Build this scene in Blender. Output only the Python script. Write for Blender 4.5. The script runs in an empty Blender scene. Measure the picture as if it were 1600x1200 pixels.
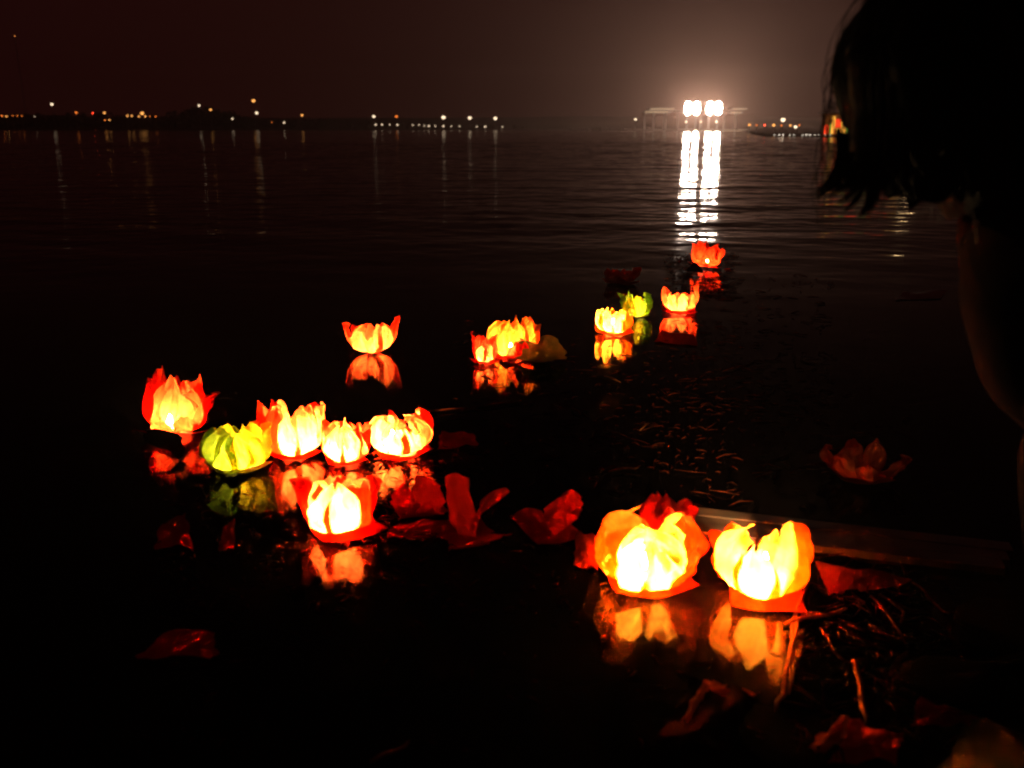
import bpy, bmesh, math, random
import numpy as np
from mathutils import Vector, Matrix, noise

# ------------------------------------------------------------------ camera, world, exposure
scn = bpy.context.scene
col = scn.collection
CAM_H = 0.85
F_PX = 1400.0                                   # focal length in pixels of a 1600 px wide frame
PITCH = math.atan(400.0 / F_PX)                 # the horizon stands 400 px above the middle
cam_d = bpy.data.cameras.new('camera')
cam_d.sensor_width = 36.0
cam_d.lens = 36.0 * F_PX / 1600.0
cam_d.clip_start = 0.02
cam_d.dof.use_dof = True                        # a small lens focused on the lanterns
cam_d.dof.focus_distance = 3.5
cam_d.dof.aperture_fstop = 3.7
cam_d.clip_end = 3000.0
cam = bpy.data.objects.new('camera', cam_d)
cam.location = (0, 0, CAM_H)
cam.rotation_euler = (math.pi / 2 - PITCH, 0, 0)
col.objects.link(cam)
scn.camera = cam

wd = bpy.data.worlds.new('World')
scn.world = wd
wd.use_nodes = True
bg = wd.node_tree.nodes['Background']
bg.inputs['Color'].default_value = (0.0112, 0.0018, 0.0016, 1)     # night sky lit dull red by the town
bg.inputs['Strength'].default_value = 1.0

vs = scn.view_settings
vs.view_transform = 'Standard'
vs.look = 'None'
vs.exposure = 0.0
vs.gamma = 1.0
vs.use_curve_mapping = False
cy = scn.cycles
cy.use_denoising = True
cy.denoiser = 'OPENIMAGEDENOISE'
cy.max_bounces = 6
cy.diffuse_bounces = 2
cy.glossy_bounces = 2
cy.transmission_bounces = 4
cy.transparent_max_bounces = 8
cy.volume_bounces = 0
cy.sample_clamp_indirect = 90.0
cy.caustics_reflective = False
cy.caustics_refractive = False
cy.pixel_filter_type = 'BLACKMAN_HARRIS'
cy.filter_width = 2.0
cy.use_adaptive_sampling = True
cy.adaptive_threshold = 0.01
cy.adaptive_min_samples = 40

HAZE_DENSITY = 0.00065
FLOOD = 600.0
FLAME = 4200.0

FWD = Vector((0, math.cos(PITCH), -math.sin(PITCH)))
UP = Vector((0, math.sin(PITCH), math.cos(PITCH)))
EYE = Vector((0, 0, CAM_H))


def ray(px, py):
    return FWD + Vector(((px - 800) / F_PX, 0, 0)) + UP * ((600 - py) / F_PX)


def W(px, py, z=0.0):                            # point of the water plane seen at a pixel
    d = ray(px, py)
    return EYE + d * ((z - CAM_H) / d.z)


def P(px, py, depth):                            # point at a depth along the lens axis
    return EYE + ray(px, py) * depth


def FAR(px, py, dist):                           # point at a ground distance
    d = ray(px, py)
    return EYE + d * (dist / d.y)


# ------------------------------------------------------------------ helpers
def tag(o, label=None, cat=None, group=None, kind=None):
    if label: o['label'] = label
    if cat: o['category'] = cat
    if group: o['group'] = group
    if kind: o['kind'] = kind
    return o


def empty(name, loc=(0, 0, 0)):
    o = bpy.data.objects.new(name, None)
    o.empty_display_size = 0.05
    o.location = loc
    col.objects.link(o)
    return o


def mesh_obj(name, verts, faces, mat, parent=None, smooth=False, mats=None, fmat=None):
    me = bpy.data.meshes.new(name)
    me.from_pydata([tuple(v) for v in verts], [], faces)
    for m in (mats or [mat]):
        me.materials.append(m)
    if fmat:
        for p, k in zip(me.polygons, fmat):
            p.material_index = k
    if smooth:
        me.polygons.foreach_set('use_smooth', [True] * len(me.polygons))
    me.update()
    o = bpy.data.objects.new(name, me)
    col.objects.link(o)
    if parent is not None:
        o.parent = parent
    return o


class MB:
    """collects simple shapes and links them as one mesh object"""
    def __init__(self):
        self.v = []; self.f = []

    def add(self, v, f):
        n = len(self.v)
        self.v += [Vector(x) for x in v]
        self.f += [tuple(i + n for i in q) for q in f]
        return self

    def box(self, c, s, rot=None):
        x, y, z = s[0] / 2, s[1] / 2, s[2] / 2
        v = [Vector((a, b, d)) for a in (-x, x) for b in (-y, y) for d in (-z, z)]
        if rot is not None: v = [rot @ q for q in v]
        v = [q + Vector(c) for q in v]
        return self.add(v, [(0, 1, 3, 2), (4, 6, 7, 5), (0, 4, 5, 1), (2, 3, 7, 6), (0, 2, 6, 4), (1, 5, 7, 3)])

    def tube(self, pts, rads, n=8, cap=True):
        pts = [Vector(p) for p in pts]
        rings = []
        ref = Vector((0.13, 0.27, 0.95)).normalized()
        for i, p in enumerate(pts):
            t = (pts[min(i + 1, len(pts) - 1)] - pts[max(i - 1, 0)]).normalized()
            a = t.cross(ref)
            if a.length < 0.05: a = t.cross(Vector((1, 0, 0)))
            a.normalize(); b = t.cross(a)
            rings.append([p + (a * math.cos(k * 2 * math.pi / n) + b * math.sin(k * 2 * math.pi / n)) * rads[i] for k in range(n)])
        v = [q for r in rings for q in r]
        f = []
        for i in range(len(pts) - 1):
            for k in range(n):
                k2 = (k + 1) % n
                f.append((i * n + k, i * n + k2, (i + 1) * n + k2, (i + 1) * n + k))
        if cap:
            f.append(tuple(range(n - 1, -1, -1)))
            f.append(tuple((len(pts) - 1) * n + k for k in range(n)))
        return self.add(v, f)

    def lathe(self, prof, c=(0, 0, 0), n=12, jitter=None):
        v = []; f = []
        for r, z in prof:
            for k in range(n):
                a = k * 2 * math.pi / n
                v.append(Vector(c) + Vector((r * math.cos(a), r * math.sin(a), z)))
        for i in range(len(prof) - 1):
            for k in range(n):
                k2 = (k + 1) % n
                f.append((i * n + k, i * n + k2, (i + 1) * n + k2, (i + 1) * n + k))
        return self.add(v, f)

    def build(self, name, mat, parent=None, smooth=False):
        return mesh_obj(name, self.v, self.f, mat, parent, smooth)


# ------------------------------------------------------------------ materials
def new_mat(name):
    m = bpy.data.materials.new(name)
    m.use_nodes = True
    nt = m.node_tree
    nt.nodes.clear()
    out = nt.nodes.new('ShaderNodeOutputMaterial')
    return m, nt, out


def noise_ramp(nt, c0, c1, scale, detail=5.0, lo=0.35, hi=0.65):
    tc = nt.nodes.new('ShaderNodeTexCoord')
    nz = nt.nodes.new('ShaderNodeTexNoise')
    nz.inputs['Scale'].default_value = scale
    nz.inputs['Detail'].default_value = detail
    nt.links.new(tc.outputs['Object'], nz.inputs['Vector'])
    rp = nt.nodes.new('ShaderNodeValToRGB')
    rp.color_ramp.elements[0].position = lo
    rp.color_ramp.elements[1].position = hi
    rp.color_ramp.elements[0].color = (*c0, 1)
    rp.color_ramp.elements[1].color = (*c1, 1)
    nt.links.new(nz.outputs['Fac'], rp.inputs['Fac'])
    return rp, nz


def solid(name, c0, c1=None, rough=0.6, scale=20.0, metal=0.0, bump=0.0, spec=0.5):
    m, nt, out = new_mat(name)
    b = nt.nodes.new('ShaderNodeBsdfPrincipled')
    b.inputs['Roughness'].default_value = rough
    b.inputs['Metallic'].default_value = metal
    b.inputs['Specular IOR Level'].default_value = spec
    if c1 is None: c1 = tuple(x * 0.7 for x in c0)
    rp, nz = noise_ramp(nt, c0, c1, scale)
    nt.links.new(rp.outputs['Color'], b.inputs['Base Color'])
    if rough >= 1.0:                                     # dull matt surface
        b = nt.nodes.new('ShaderNodeBsdfDiffuse')
        nt.links.new(rp.outputs['Color'], b.inputs['Color'])
    if bump:
        bp = nt.nodes.new('ShaderNodeBump')
        bp.inputs['Strength'].default_value = bump
        bp.inputs['Distance'].default_value = 0.004
        nt.links.new(nz.outputs['Fac'], bp.inputs['Height'])
        nt.links.new(bp.outputs['Normal'], b.inputs['Normal'])
    nt.links.new(b.outputs['BSDF'], out.inputs['Surface'])
    return m


def paper(name, c0, c1, trans=0.6, gloss=0.0):
    """thin crepe paper: some light is scattered back, some shines through"""
    m, nt, out = new_mat(name)
    rp, nz = noise_ramp(nt, c0, c1, 34.0, 6.0, 0.3, 0.72)
    tc = nt.nodes.new('ShaderNodeTexCoord')
    vz = nt.nodes.new('ShaderNodeTexVoronoi')
    vz.feature = 'DISTANCE_TO_EDGE'
    vz.inputs['Scale'].default_value = 38.0
    nt.links.new(tc.outputs['Object'], vz.inputs['Vector'])
    bp = nt.nodes.new('ShaderNodeBump')
    bp.inputs['Strength'].default_value = 0.8
    bp.inputs['Distance'].default_value = 0.006
    nt.links.new(vz.outputs['Distance'], bp.inputs['Height'])
    d = nt.nodes.new('ShaderNodeBsdfDiffuse')
    t = nt.nodes.new('ShaderNodeBsdfTranslucent')
    for n in (d, t):
        nt.links.new(rp.outputs['Color'], n.inputs['Color'])
        nt.links.new(bp.outputs['Normal'], n.inputs['Normal'])
    mx = nt.nodes.new('ShaderNodeMixShader')
    mx.inputs['Fac'].default_value = trans
    nt.links.new(d.outputs['BSDF'], mx.inputs[1])
    nt.links.new(t.outputs['BSDF'], mx.inputs[2])
    last = mx
    if gloss:
        g = nt.nodes.new('ShaderNodeBsdfGlossy')
        g.inputs['Roughness'].default_value = 0.45
        fr = nt.nodes.new('ShaderNodeFresnel')
        fr.inputs['IOR'].default_value = 1.45
        m2 = nt.nodes.new('ShaderNodeMixShader')
        nt.links.new(fr.outputs['Fac'], m2.inputs['Fac'])
        nt.links.new(mx.outputs['Shader'], m2.inputs[1])
        nt.links.new(g.outputs['BSDF'], m2.inputs[2])
        last = m2
    nt.links.new(last.outputs['Shader'], out.inputs['Surface'])
    return m


def glow(name, c, strength):
    m, nt, out = new_mat(name)
    e = nt.nodes.new('ShaderNodeEmission')
    e.inputs['Color'].default_value = (*c, 1)
    e.inputs['Strength'].default_value = strength
    nt.links.new(e.outputs['Emission'], out.inputs['Surface'])
    return m


M = {
    'red': paper('red_paper', (0.82, 0.030, 0.005), (0.90, 0.06, 0.012), 0.62),
    'pink': paper('pink_paper', (0.90, 0.09, 0.016), (0.94, 0.20, 0.05), 0.66),
    'orange': paper('orange_paper', (0.93, 0.15, 0.008), (0.96, 0.30, 0.028), 0.66),
    'yellow': paper('yellow_paper', (0.94, 0.24, 0.02), (0.96, 0.39, 0.045), 0.66),
    'green': paper('green_paper', (0.09, 0.20, 0.010), (0.33, 0.38, 0.022), 0.6),
    'lime': paper('lime_paper', (0.50, 0.36, 0.010), (0.68, 0.46, 0.018), 0.6),
    'wet_red': paper('wet_red_paper', (0.82, 0.04, 0.012), (0.90, 0.065, 0.02), 0.5),
    'wet_buff': paper('wet_buff_paper', (0.34, 0.045, 0.012), (0.46, 0.075, 0.022), 0.25),
    'wet_green': paper('wet_green_paper', (0.20, 0.22, 0.04), (0.30, 0.28, 0.07), 0.3),
    'plate': paper('base_card', (0.74, 0.12, 0.03), (0.84, 0.18, 0.05), 0.55),
    'wax': solid('candle_wax', (0.8, 0.72, 0.6), rough=0.4),
    'wick': solid('burnt_wick', (0.02, 0.018, 0.015)),
    'straw': solid('wet_straw', (0.32, 0.10, 0.03), (0.15, 0.05, 0.015), rough=0.7, scale=60, spec=.06),
    'litter': solid('wet_reed_litter', (0.12, 0.022, 0.008), (0.015, 0.005, 0.003), rough=1.0, scale=40),
    'plank': solid('wet_board', (0.16, 0.09, 0.05), (0.08, 0.045, 0.028), rough=0.35, scale=14, bump=0.4),
    'film': solid('dark_plastic_film', (0.03, 0.008, 0.006), (0.014, 0.004, 0.003), rough=1.0),
    'mud': solid('wet_mud', (0.05, 0.036, 0.026), (0.025, 0.019, 0.014), rough=0.7, spec=.1, scale=7, bump=0.8),
    'land': solid('far_land', (0.035, 0.032, 0.022), (0.02, 0.02, 0.014), rough=1.0, scale=0.2, spec=0),
    'leaf': solid('far_foliage', (0.035, 0.05, 0.02), (0.02, 0.03, 0.012), rough=1.0, scale=0.3, spec=0),
    'pole': solid('lamp_pole_grey', (0.18, 0.18, 0.18), rough=0.5, scale=3),
    'white_steel': solid('white_painted_steel', (0.7, 0.7, 0.68), rough=0.5, scale=1.5),
    'concrete': solid('pale_concrete', (0.35, 0.33, 0.3), rough=0.8, scale=1.0),
    'skin': solid('skin', (0.34, 0.18, 0.12), (0.29, 0.15, 0.10), rough=0.6, scale=40, spec=.2),
    'hair': solid('black_hair', (0.012, 0.009, 0.008), (0.006, 0.005, 0.005), rough=0.7, scale=80, spec=0.12),
    'shirt': solid('dark_shirt', (0.008, 0.004, 0.0035), (0.005, 0.003, 0.003), rough=1.0, scale=60, spec=0.0),
    'shorts': solid('dark_trousers', (0.005, 0.004, 0.004), rough=1.0, scale=60, spec=0.0),
    'shoe': solid('black_shoe', (0.004, 0.0035, 0.0035), rough=1.0, spec=0),
    'flame': glow('candle_flame', (1.0, 0.66, 0.30), FLAME),
    'flood': glow('floodlight_lamp', (1.0, 0.76, 0.60), FLOOD),
    'l_white': glow('white_lamp', (1.0, 0.74, 0.48), 2.3),
    'l_warm': glow('warm_lamp', (1.0, 0.40, 0.09), 2.3),
    'l_orange': glow('sodium_lamp', (1.0, 0.22, 0.03), 2.2),
    'l_red': glow('red_lamp', (1.0, 0.06, 0.02), 14.0),
    'l_kerb': glow('kerb_lamp', (1.0, 0.85, 0.66), 3.0),
    'strip': glow('roof_edge_glow', (1.0, 0.72, 0.42), 0.9),  # added glow that imitates light caught on the roof edges
    'p_red': glow('red_backlit_panel', (1.0, 0.05, 0.01), 1.3),
    'p_yellow': glow('yellow_backlit_panel', (1.0, 0.42, 0.05), 1.5),
    'p_green': glow('green_backlit_panel', (0.25, 0.5, 0.05), 0.6),
    'p_white': glow('warm_white_backlit_panel', (1.0, 0.62, 0.28), 14.0),
}


def water_mat():
    m, nt, out = new_mat('lake_water')
    b = nt.nodes.new('ShaderNodeBsdfPrincipled')
    b.inputs['Base Color'].default_value = (0.0035, 0.0022, 0.0015, 1)
    b.inputs['Roughness'].default_value = 0.085
    b.inputs['Specular IOR Level'].default_value = 0.042
    b.inputs['IOR'].default_value = 1.333
    nt.links.new(b.outputs['BSDF'], out.inputs['Surface'])
    return m


M['water'] = water_mat()

# ------------------------------------------------------------------ the setting: water
def build_water():
    rng = np.random.default_rng(7)
    R = [0.35]
    while R[-1] < 760:
        R.append(R[-1] * (1.0058 if R[-1] < 60 else 1.012))
    R = np.array(R)
    A = np.concatenate([np.radians(np.arange(-88, -42, 2.0)), np.radians(np.arange(-42, 42.01, 0.26)), np.radians(np.arange(44, 89, 2.0))])
    RR, AA = np.meshgrid(R, A, indexing='ij')
    X = RR * np.sin(AA); Y = RR * np.cos(AA) - 0.15
    Z = np.zeros_like(X); GX = np.zeros_like(X); GY = np.zeros_like(X)
    # long-crested ripples running in to the shore, calmer in the litter near the bank
    fade = np.clip((RR - 3.6) / 6.0, 0, 1); fade = fade * fade * (3 - 2 * fade)
    amp = 0.10 + 0.90 * fade + 0.9 * np.clip((RR - 18.0) / 30.0, 0, 1)
    for k in range(70):
        lam = math.exp(rng.uniform(math.log(0.11), math.log(1.9)))
        th = rng.normal(0.10, 0.8 if lam < 0.35 else 0.36)
        kx, ky = math.sin(th) * 2 * math.pi / lam, math.cos(th) * 2 * math.pi / lam
        slope = 0.0056
        ph = rng.uniform(0, 6.28)
        a = slope / (2 * math.pi / lam)
        arg = kx * X + ky * Y + ph
        Z += amp * a * np.sin(arg)
        GX += amp * a * kx * np.cos(arg); GY += amp * a * ky * np.cos(arg)
    for k in range(26):                                  # short choppy facets that break the glitter up
        lam = rng.uniform(0.13, 0.40)
        th = rng.uniform(-1.25, 1.25)
        kx, ky = math.sin(th) * 2 * math.pi / lam, math.cos(th) * 2 * math.pi / lam
        a = 0.0062 / (2 * math.pi / lam)
        arg = kx * X + ky * Y + rng.uniform(0, 6.28)
        w = fade * np.clip(1.3 - RR / 90.0, 0.25, 1)
        Z += w * a * np.sin(arg)
        GX += w * a * kx * np.cos(arg); GY += w * a * ky * np.cos(arg)
    # tiny local wrinkles close in
    for k in range(14):
        lam = rng.uniform(0.05, 0.22)
        th = rng.uniform(-1.5, 1.5)
        kx, ky = math.sin(th) * 2 * math.pi / lam, math.cos(th) * 2 * math.pi / lam
        a = 0.0019 / (2 * math.pi / lam)
        arg = kx * X + ky * Y + rng.uniform(0, 6.28)
        w = np.clip(1.2 - RR / 9.0, 0, 1)
        Z += w * a * np.sin(arg)
        GX += w * a * kx * np.cos(arg); GY += w * a * ky * np.cos(arg)
    Z *= np.clip(1.2 - RR / 400.0, 0.0, 1)
    nr, na = X.shape
    co = np.stack([X, Y, Z], -1).reshape(-1, 3)
    idx = np.arange(nr * na).reshape(nr, na)
    q = np.stack([idx[:-1, :-1], idx[:-1, 1:], idx[1:, 1:], idx[1:, :-1]], -1).reshape(-1, 4)
    me = bpy.data.meshes.new('lake_water')
    me.vertices.add(len(co)); me.vertices.foreach_set('co', co.ravel())
    me.loops.add(q.size); me.loops.foreach_set('vertex_index', q.ravel().astype(np.int32))
    me.polygons.add(len(q))
    me.polygons.foreach_set('loop_start', np.arange(0, q.size, 4, dtype=np.int32))
    me.polygons.foreach_set('loop_total', np.full(len(q), 4, dtype=np.int32))
    me.polygons.foreach_set('use_smooth', np.ones(len(q), dtype=bool))
    me.update(calc_edges=True)
    n = np.stack([-GX, -GY, np.ones_like(GX)], -1).reshape(-1, 3)
    n /= np.linalg.norm(n, axis=1, keepdims=True)
    me.normals_split_custom_set_from_vertices(n)
    me.materials.append(M['water'])
    o = bpy.data.objects.new('lake_water', me)
    col.objects.link(o)
    tag(o, 'dark rippled lake water', 'water', kind='structure')


build_water()

# ------------------------------------------------------------------ the setting: banks
def build_near_bank():
    # muddy bank under the camera, running forward on the right under the crouching person
    rnd = random.Random(3)
    v = []; f = []
    nx, ny = 90, 70
    for j in range(ny):
        for i in range(nx):
            x = -3.0 + 7.0 * i / (nx - 1); y = -3.0 + 5.2 * j / (ny - 1)
            edge = 0.80 + 0.05 * math.sin(2.1 * x + 0.4) + 0.55 / (1 + math.exp(-(x - 0.62) * 9.0))
            d = edge - y
            z = 0.085 * math.tanh(d * 1.9) + (0.03 * d if d > 0 else 0.10 * d)
            z += 0.012 * noise.noise((x * 5, y * 5, 1.0)) + 0.006 * noise.noise((x * 17, y * 17, 4.0))
            v.append((x, y, z))
    for j in range(ny - 1):
        for i in range(nx - 1):
            a = j * nx + i
            f.append((a, a + 1, a + nx + 1, a + nx))
    o = mesh_obj('near_bank', v, f, M['mud'], smooth=True)
    tag(o, 'dark muddy bank at the right edge of the water', 'bank', kind='structure')


def bank_z(x, y):
    edge = 0.80 + 0.05 * math.sin(2.1 * x + 0.4) + 0.55 / (1 + math.exp(-(x - 0.62) * 9.0))
    d = edge - y
    return 0.085 * math.tanh(d * 1.9) + (0.03 * d if d > 0 else 0.10 * d)


build_near_bank()

SHORE = [(-700, 420, .7), (-200, 405, .6), (150, 398, .6), (480, 402, .55), (800, 395, .5), (868, 330, .4), (930, 272, .35), (985, 252, .3), (1090, 250, .3), (1160, 246, .3),
         (1176, 130, .12), (1196, 94, .07), (1300, 88, .06), (1460, 84, .06), (1700, 82, .06), (2300, 80, .06)]


def build_far_bank():
    v = []; f = []
    n = 0
    pts = []
    for a, b in zip(SHORE[:-1], SHORE[1:]):
        k = 8
        for i in range(k):
            t = i / k
            pts.append(tuple(p + (q - p) * t for p, q in zip(a, b)))
    pts.append(SHORE[-1])
    rows = 7
    for i, (px, D, h) in enumerate(pts):
        sx = (px - 800) / F_PX * math.cos(PITCH)
        j = noise.noise((i * 0.37, 2.0, 0.0))
        D2 = D * (1 + 0.01 * j)
        for r, (dd, z) in enumerate([(0, -0.3), (0.6, 0.02), (1.6, h * 0.8), (3.5, h), (60, h * 1.6), (None, 5.0), (None, 9.0)]):
            y = D2 + dd if dd is not None else (560 if r == 5 else 690)
            y = max(y, D2)
            zz = z + (2.2 * noise.noise((px * 0.006, r * 3.1, 5.0)) if r >= 5 else 0)
            v.append((sx * y, y, zz))
    for i in range(len(pts) - 1):
        for r in range(rows - 1):
            a = i * rows + r
            f.append((a, a + rows, a + rows + 1, a + 1))
    o = mesh_obj('far_bank', v, f, M['land'], smooth=True)
    tag(o, 'low dark far bank across the lake', 'bank', kind='structure')


build_far_bank()


def build_far_wood():
    rnd = random.Random(11)
    prof = [(-120, 176), (40, 178), (130, 176), (250, 180), (275, 173), (300, 168), (340, 168), (368, 174), (390, 180), (480, 184), (560, 189), (640, 190), (800, 193), (830, 199)]
    near = [(880, 200), (985, 200), (1010, 197), (1040, 199), (1062, 201), (1172, 205)]

    def top(p, x):
        for (a, ya), (b, yb) in zip(p[:-1], p[1:]):
            if a <= x <= b: return ya + (yb - ya) * (x - a) / (b - a)
        return None
    mb = MB()

    def tree(px, D, ytop, k):
        c = FAR(px, ytop, D)
        h = max(c.z, 0.9)
        w = h * rnd.uniform(0.35, 0.6)
        mb.tube([(c.x, D, 0.2), (c.x + rnd.uniform(-.2, .2), D, h * 0.6)], [h * 0.03, h * 0.015], 5)
        for i in range(k):
            while True:
                q = Vector((rnd.uniform(-1, 1), rnd.uniform(-1, 1), rnd.uniform(-1, 1)))
                if q.length < 1: break
            q = Vector((c.x + q.x * w, D + q.y * w, h * 0.58 + q.z * h * 0.44))
            s = h * rnd.uniform(0.06, 0.13)
            e = Matrix.Rotation(rnd.uniform(0, 6.3), 3, 'Z') @ Matrix.Rotation(rnd.uniform(0, 3.1), 3, 'X')
            mb.add([q + e @ Vector(t) * s for t in ((-1, -.6, 0), (1, -.7, .2), (.8, .8, -.1), (-.9, .7, .3))], [(0, 1, 2, 3)])
    for i in range(150):
        px = rnd.uniform(-110, 828)
        tree(px, rnd.uniform(404, 470), top(prof, px) + rnd.uniform(0, 9) - 1, 60)
    for i in range(36):
        px = rnd.uniform(885, 1062) if i < 28 else rnd.uniform(1150, 1172)
        tree(px, rnd.uniform(254, 268), top(near, px) + rnd.uniform(-1.5, 2), 50)
    o = mb.build('far_wood', M['leaf'])
    tag(o, 'low dark tree line along the far shore', 'wood', kind='stuff')


build_far_wood()

# ------------------------------------------------------------------ floodlit pavilion on the far shore
def build_pavilion():
    D = 253.0
    s = D / F_PX * math.cos(PITCH)                     # metres per pixel there

    def X(px): return (px - 800) * s

    def Zz(py): return FAR(800, py, D).z
    root = empty('waterfront_pavilion', (X(1088), D, 0.3))
    tag(root, 'pale open pavilion with long flat roofs behind the floodlights', 'pavilion')

    def part(name, mb, mat):
        o = mb.build(name, mat, root)
        o.matrix_parent_inverse = Matrix.Translation(-root.location)
        return o
    part('deck', MB().box((X(1086), D + 3, 0.42), (X(1172) - X(1000), 8, 0.24)), M['concrete'])
    zr = Zz(170)
    part('roof', MB().box(((X(1013) + X(1052)) / 2, D + 2.0, zr), (X(1052) - X(1013), 5, 0.35)), M['white_steel'])
    part('roof', MB().box(((X(1141) + X(1165)) / 2, D + 2.0, zr), (X(1165) - X(1141), 5, 0.35)), M['white_steel'])
    part('roof', MB().box(((X(1052.3) + X(1140.7)) / 2, D + 3.0, zr - 0.6), (X(1140.7) - X(1052.3), 5, 0.3)), M['white_steel'])
    zl = Zz(175)
    part('canopy', MB().box(((X(1004) + X(1046)) / 2, D + 0.4, zl), (X(1046) - X(1004), 3, 0.3)), M['white_steel'])
    part('canopy', MB().box(((X(1138) + X(1157)) / 2, D + 0.4, zl - .15), (X(1157) - X(1138), 3, 0.3)), M['white_steel'])
    for a, b, z in ((1014, 1051, zr - .05), (1006, 1041, zl - .02), (1142, 1164, zr - .05), (1139, 1155, zl - .17)):
        part('edge_glow_strip', MB().box(((X(a) + X(b)) / 2, D - 1.32, z), (X(b) - X(a), .1, .16)), M['strip'])  # no lamps here: glowing strips added so the roof edges look lit
    for px in (1008, 1022, 1040, 1060, 1096, 1132, 1150):
        part('column', MB().box((X(px), D + 1.5, (0.54 + zl - .32) / 2), (0.7 if px == 1040 else 0.45, 0.45, zl - .32 - .54)), M['white_steel'])
    # the four floodlight heads, two and two
    names = ['outermost', 'inner', 'inner', 'outermost']
    labs = ['blinding white floodlight head, leftmost of the four above the pavilion',
            'blinding white floodlight head, second from left above the pavilion',
            'blinding white floodlight head, third from left above the pavilion',
            'blinding white floodlight head, rightmost of the four above the pavilion']
    for k, px in enumerate((1075, 1088.8, 1109.2, 1123)):
        c = FAR(px, 169, D - 2.2)
        r = empty('floodlight', c)
        tag(r, labs[k], 'floodlight', 'floodlights on the far pavilion')
        w, h = 2.2, 3.4
        MB().box((0, 0.42, 0), (w, 0.5, h)).build('housing', M['pole'], r)
        b = MB().tube([(0, 0.5, -h / 2 + .1), (0, 0.7, -(c.z - 0.55))], [0.16, 0.2], 8).build('post', M['pole'], r)
        for cz, q1, q2 in ((-1.0, .56, .58), (0, .82, .66), (1.0, .56, .58)):
            l = MB().lathe([(0.0, -0.16), (0.55, -0.14), (0.94, 0.0), (1.0, 0.16)], n=16)
            for q in l.v:
                q.x, q.y, q.z = q.x * q1, q.z, cz + q.y * q2
            l.build('lamp', M['flood'], r)
    # three small lamps under the roof edge
    for k, px in enumerate((1072, 1095, 1119.5)):
        c = FAR(px, 190.5, D - 3)
        lamp(c, 0.24, M['l_white'], ['left', 'middle', 'right'][k] + ' one of three small white lamps below the floodlights', 'lamp_post', 0.5, 'small lamps on the pavilion deck')


def lamp(c, r, mat, label, name='street_lamp', ground=0.5, group=None):
    r *= 1.22
    root = empty(name, (c.x, c.y, ground))
    tag(root, label, 'lamp', group)
    h = c.z - ground
    if h > 0.35:
        MB().tube([(0, 0, 0), (0, 0, h * 0.5), (0, 0, h - r * 0.8)], [0.09, 0.07, 0.05], 6).build('pole', M['pole'], root)
        MB().lathe([(0.0, h + r * 1.25), (r * 0.7, h + r * 1.05), (r * 1.05, h + r * .72)], n=8).build('cap', M['pole'], root)
    MB().lathe([(0.02, h - r * .8), (r * .7, h - r * .6), (r, h), (r * .75, h + r * .6), (0.02, h + r * .7)], n=10).build('lamp_head', mat, root)
    return root


build_pavilion()

# ------------------------------------------------------------------ lamps along the far shore
ORD = ['first', 'second', 'third', 'fourth', 'fifth', 'sixth', 'seventh', 'eighth', 'ninth', 'tenth', 'eleventh', 'twelfth', 'thirteenth', 'fourteenth',
       'fifteenth', 'sixteenth', 'seventeenth', 'eighteenth', 'nineteenth', 'twentieth', 'twenty-first', 'twenty-second', 'twenty-third', 'twenty-fourth', 'twenty-fifth', 'twenty-sixth', 'twenty-seventh']
COLN = {'l_white': 'white', 'l_warm': 'yellow', 'l_orange': 'orange', 'l_red': 'red'}
LEFT = [(3, 181, .30, 'l_orange'), (10, 182, .30, 'l_warm'), (20, 180.5, .2, 'l_orange'), (27, 181, .2, 'l_orange'), (34, 181, .2, 'l_orange'), (54, 182, .14, 'l_white'), (81, 163, .5, 'l_white'),
        (119, 176, .38, 'l_orange'), (145, 177, .16, 'l_red'), (163, 176.5, .42, 'l_warm'), (164, 187.5, .25, 'l_orange'), (171, 187.5, .3, 'l_warm'), (199, 181, .33, 'l_warm'), (206, 181, .33, 'l_warm'), (217, 182, .33, 'l_warm'),
        (222, 177, .62, 'l_warm'), (227, 182, .33, 'l_warm'), (234, 182, .18, 'l_orange'), (243, 182, .25, 'l_orange'), (311, 165, .42, 'l_white'), (329, 171.5, .42, 'l_warm'), (363, 185.5, .33, 'l_white'),
        (396, 157.5, .6, 'l_warm'), (401, 176.5, .52, 'l_white'), (425, 191, .16, 'l_orange'), (444, 191.5, .33, 'l_white'), (472, 180, .42, 'l_warm')]
for k, (px, py, r, m) in enumerate(LEFT):
    lamp(FAR(px, py, 400 + (k * 7 % 5) * 0.8), r, M[m], '%s lamp, %s of the far lamps counted from the left edge' % (COLN[m], ORD[k]), group='lamps on the far left shore')
HIGH = [(584, 182, .5, 'l_white'), (619.5, 182, .42, 'l_orange'), (693, 183.5, .7, 'l_white'), (734, 184.3, .62, 'l_white'), (774, 185, .62, 'l_white')]
for k, (px, py, r, m) in enumerate(HIGH):
    lamp(FAR(px, py, 401), r, M[m], '%s tall lamp, %s from left in the upper row of five' % (COLN[m], ORD[k]), group='tall lamps on the middle far shore')
LOW = [(587, 194.8), (597, 194.8), (609, 194.8), (621, 195), (645, 195.4), (655, 195.4), (663, 196.3), (670, 196.8), (680, 197), (693, 197), (705, 197.2), (718, 197.5), (745, 198), (758, 198), (785, 198.3)]
for k, (px, py) in enumerate(LOW):
    r = .30 if k in (0, 1, 3, 7, 9, 13) else .2
    lamp(FAR(px, py, 397.5), r, M['l_white'], 'small white lamp, %s from left in the row just above the water' % ORD[k], 'bollard_lamp', group='low lamps in a row on the middle far shore')
lamp(FAR(993, 186.5, 262), .30, M['l_white'], 'single white lamp left of the floodlit pavilion')
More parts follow.
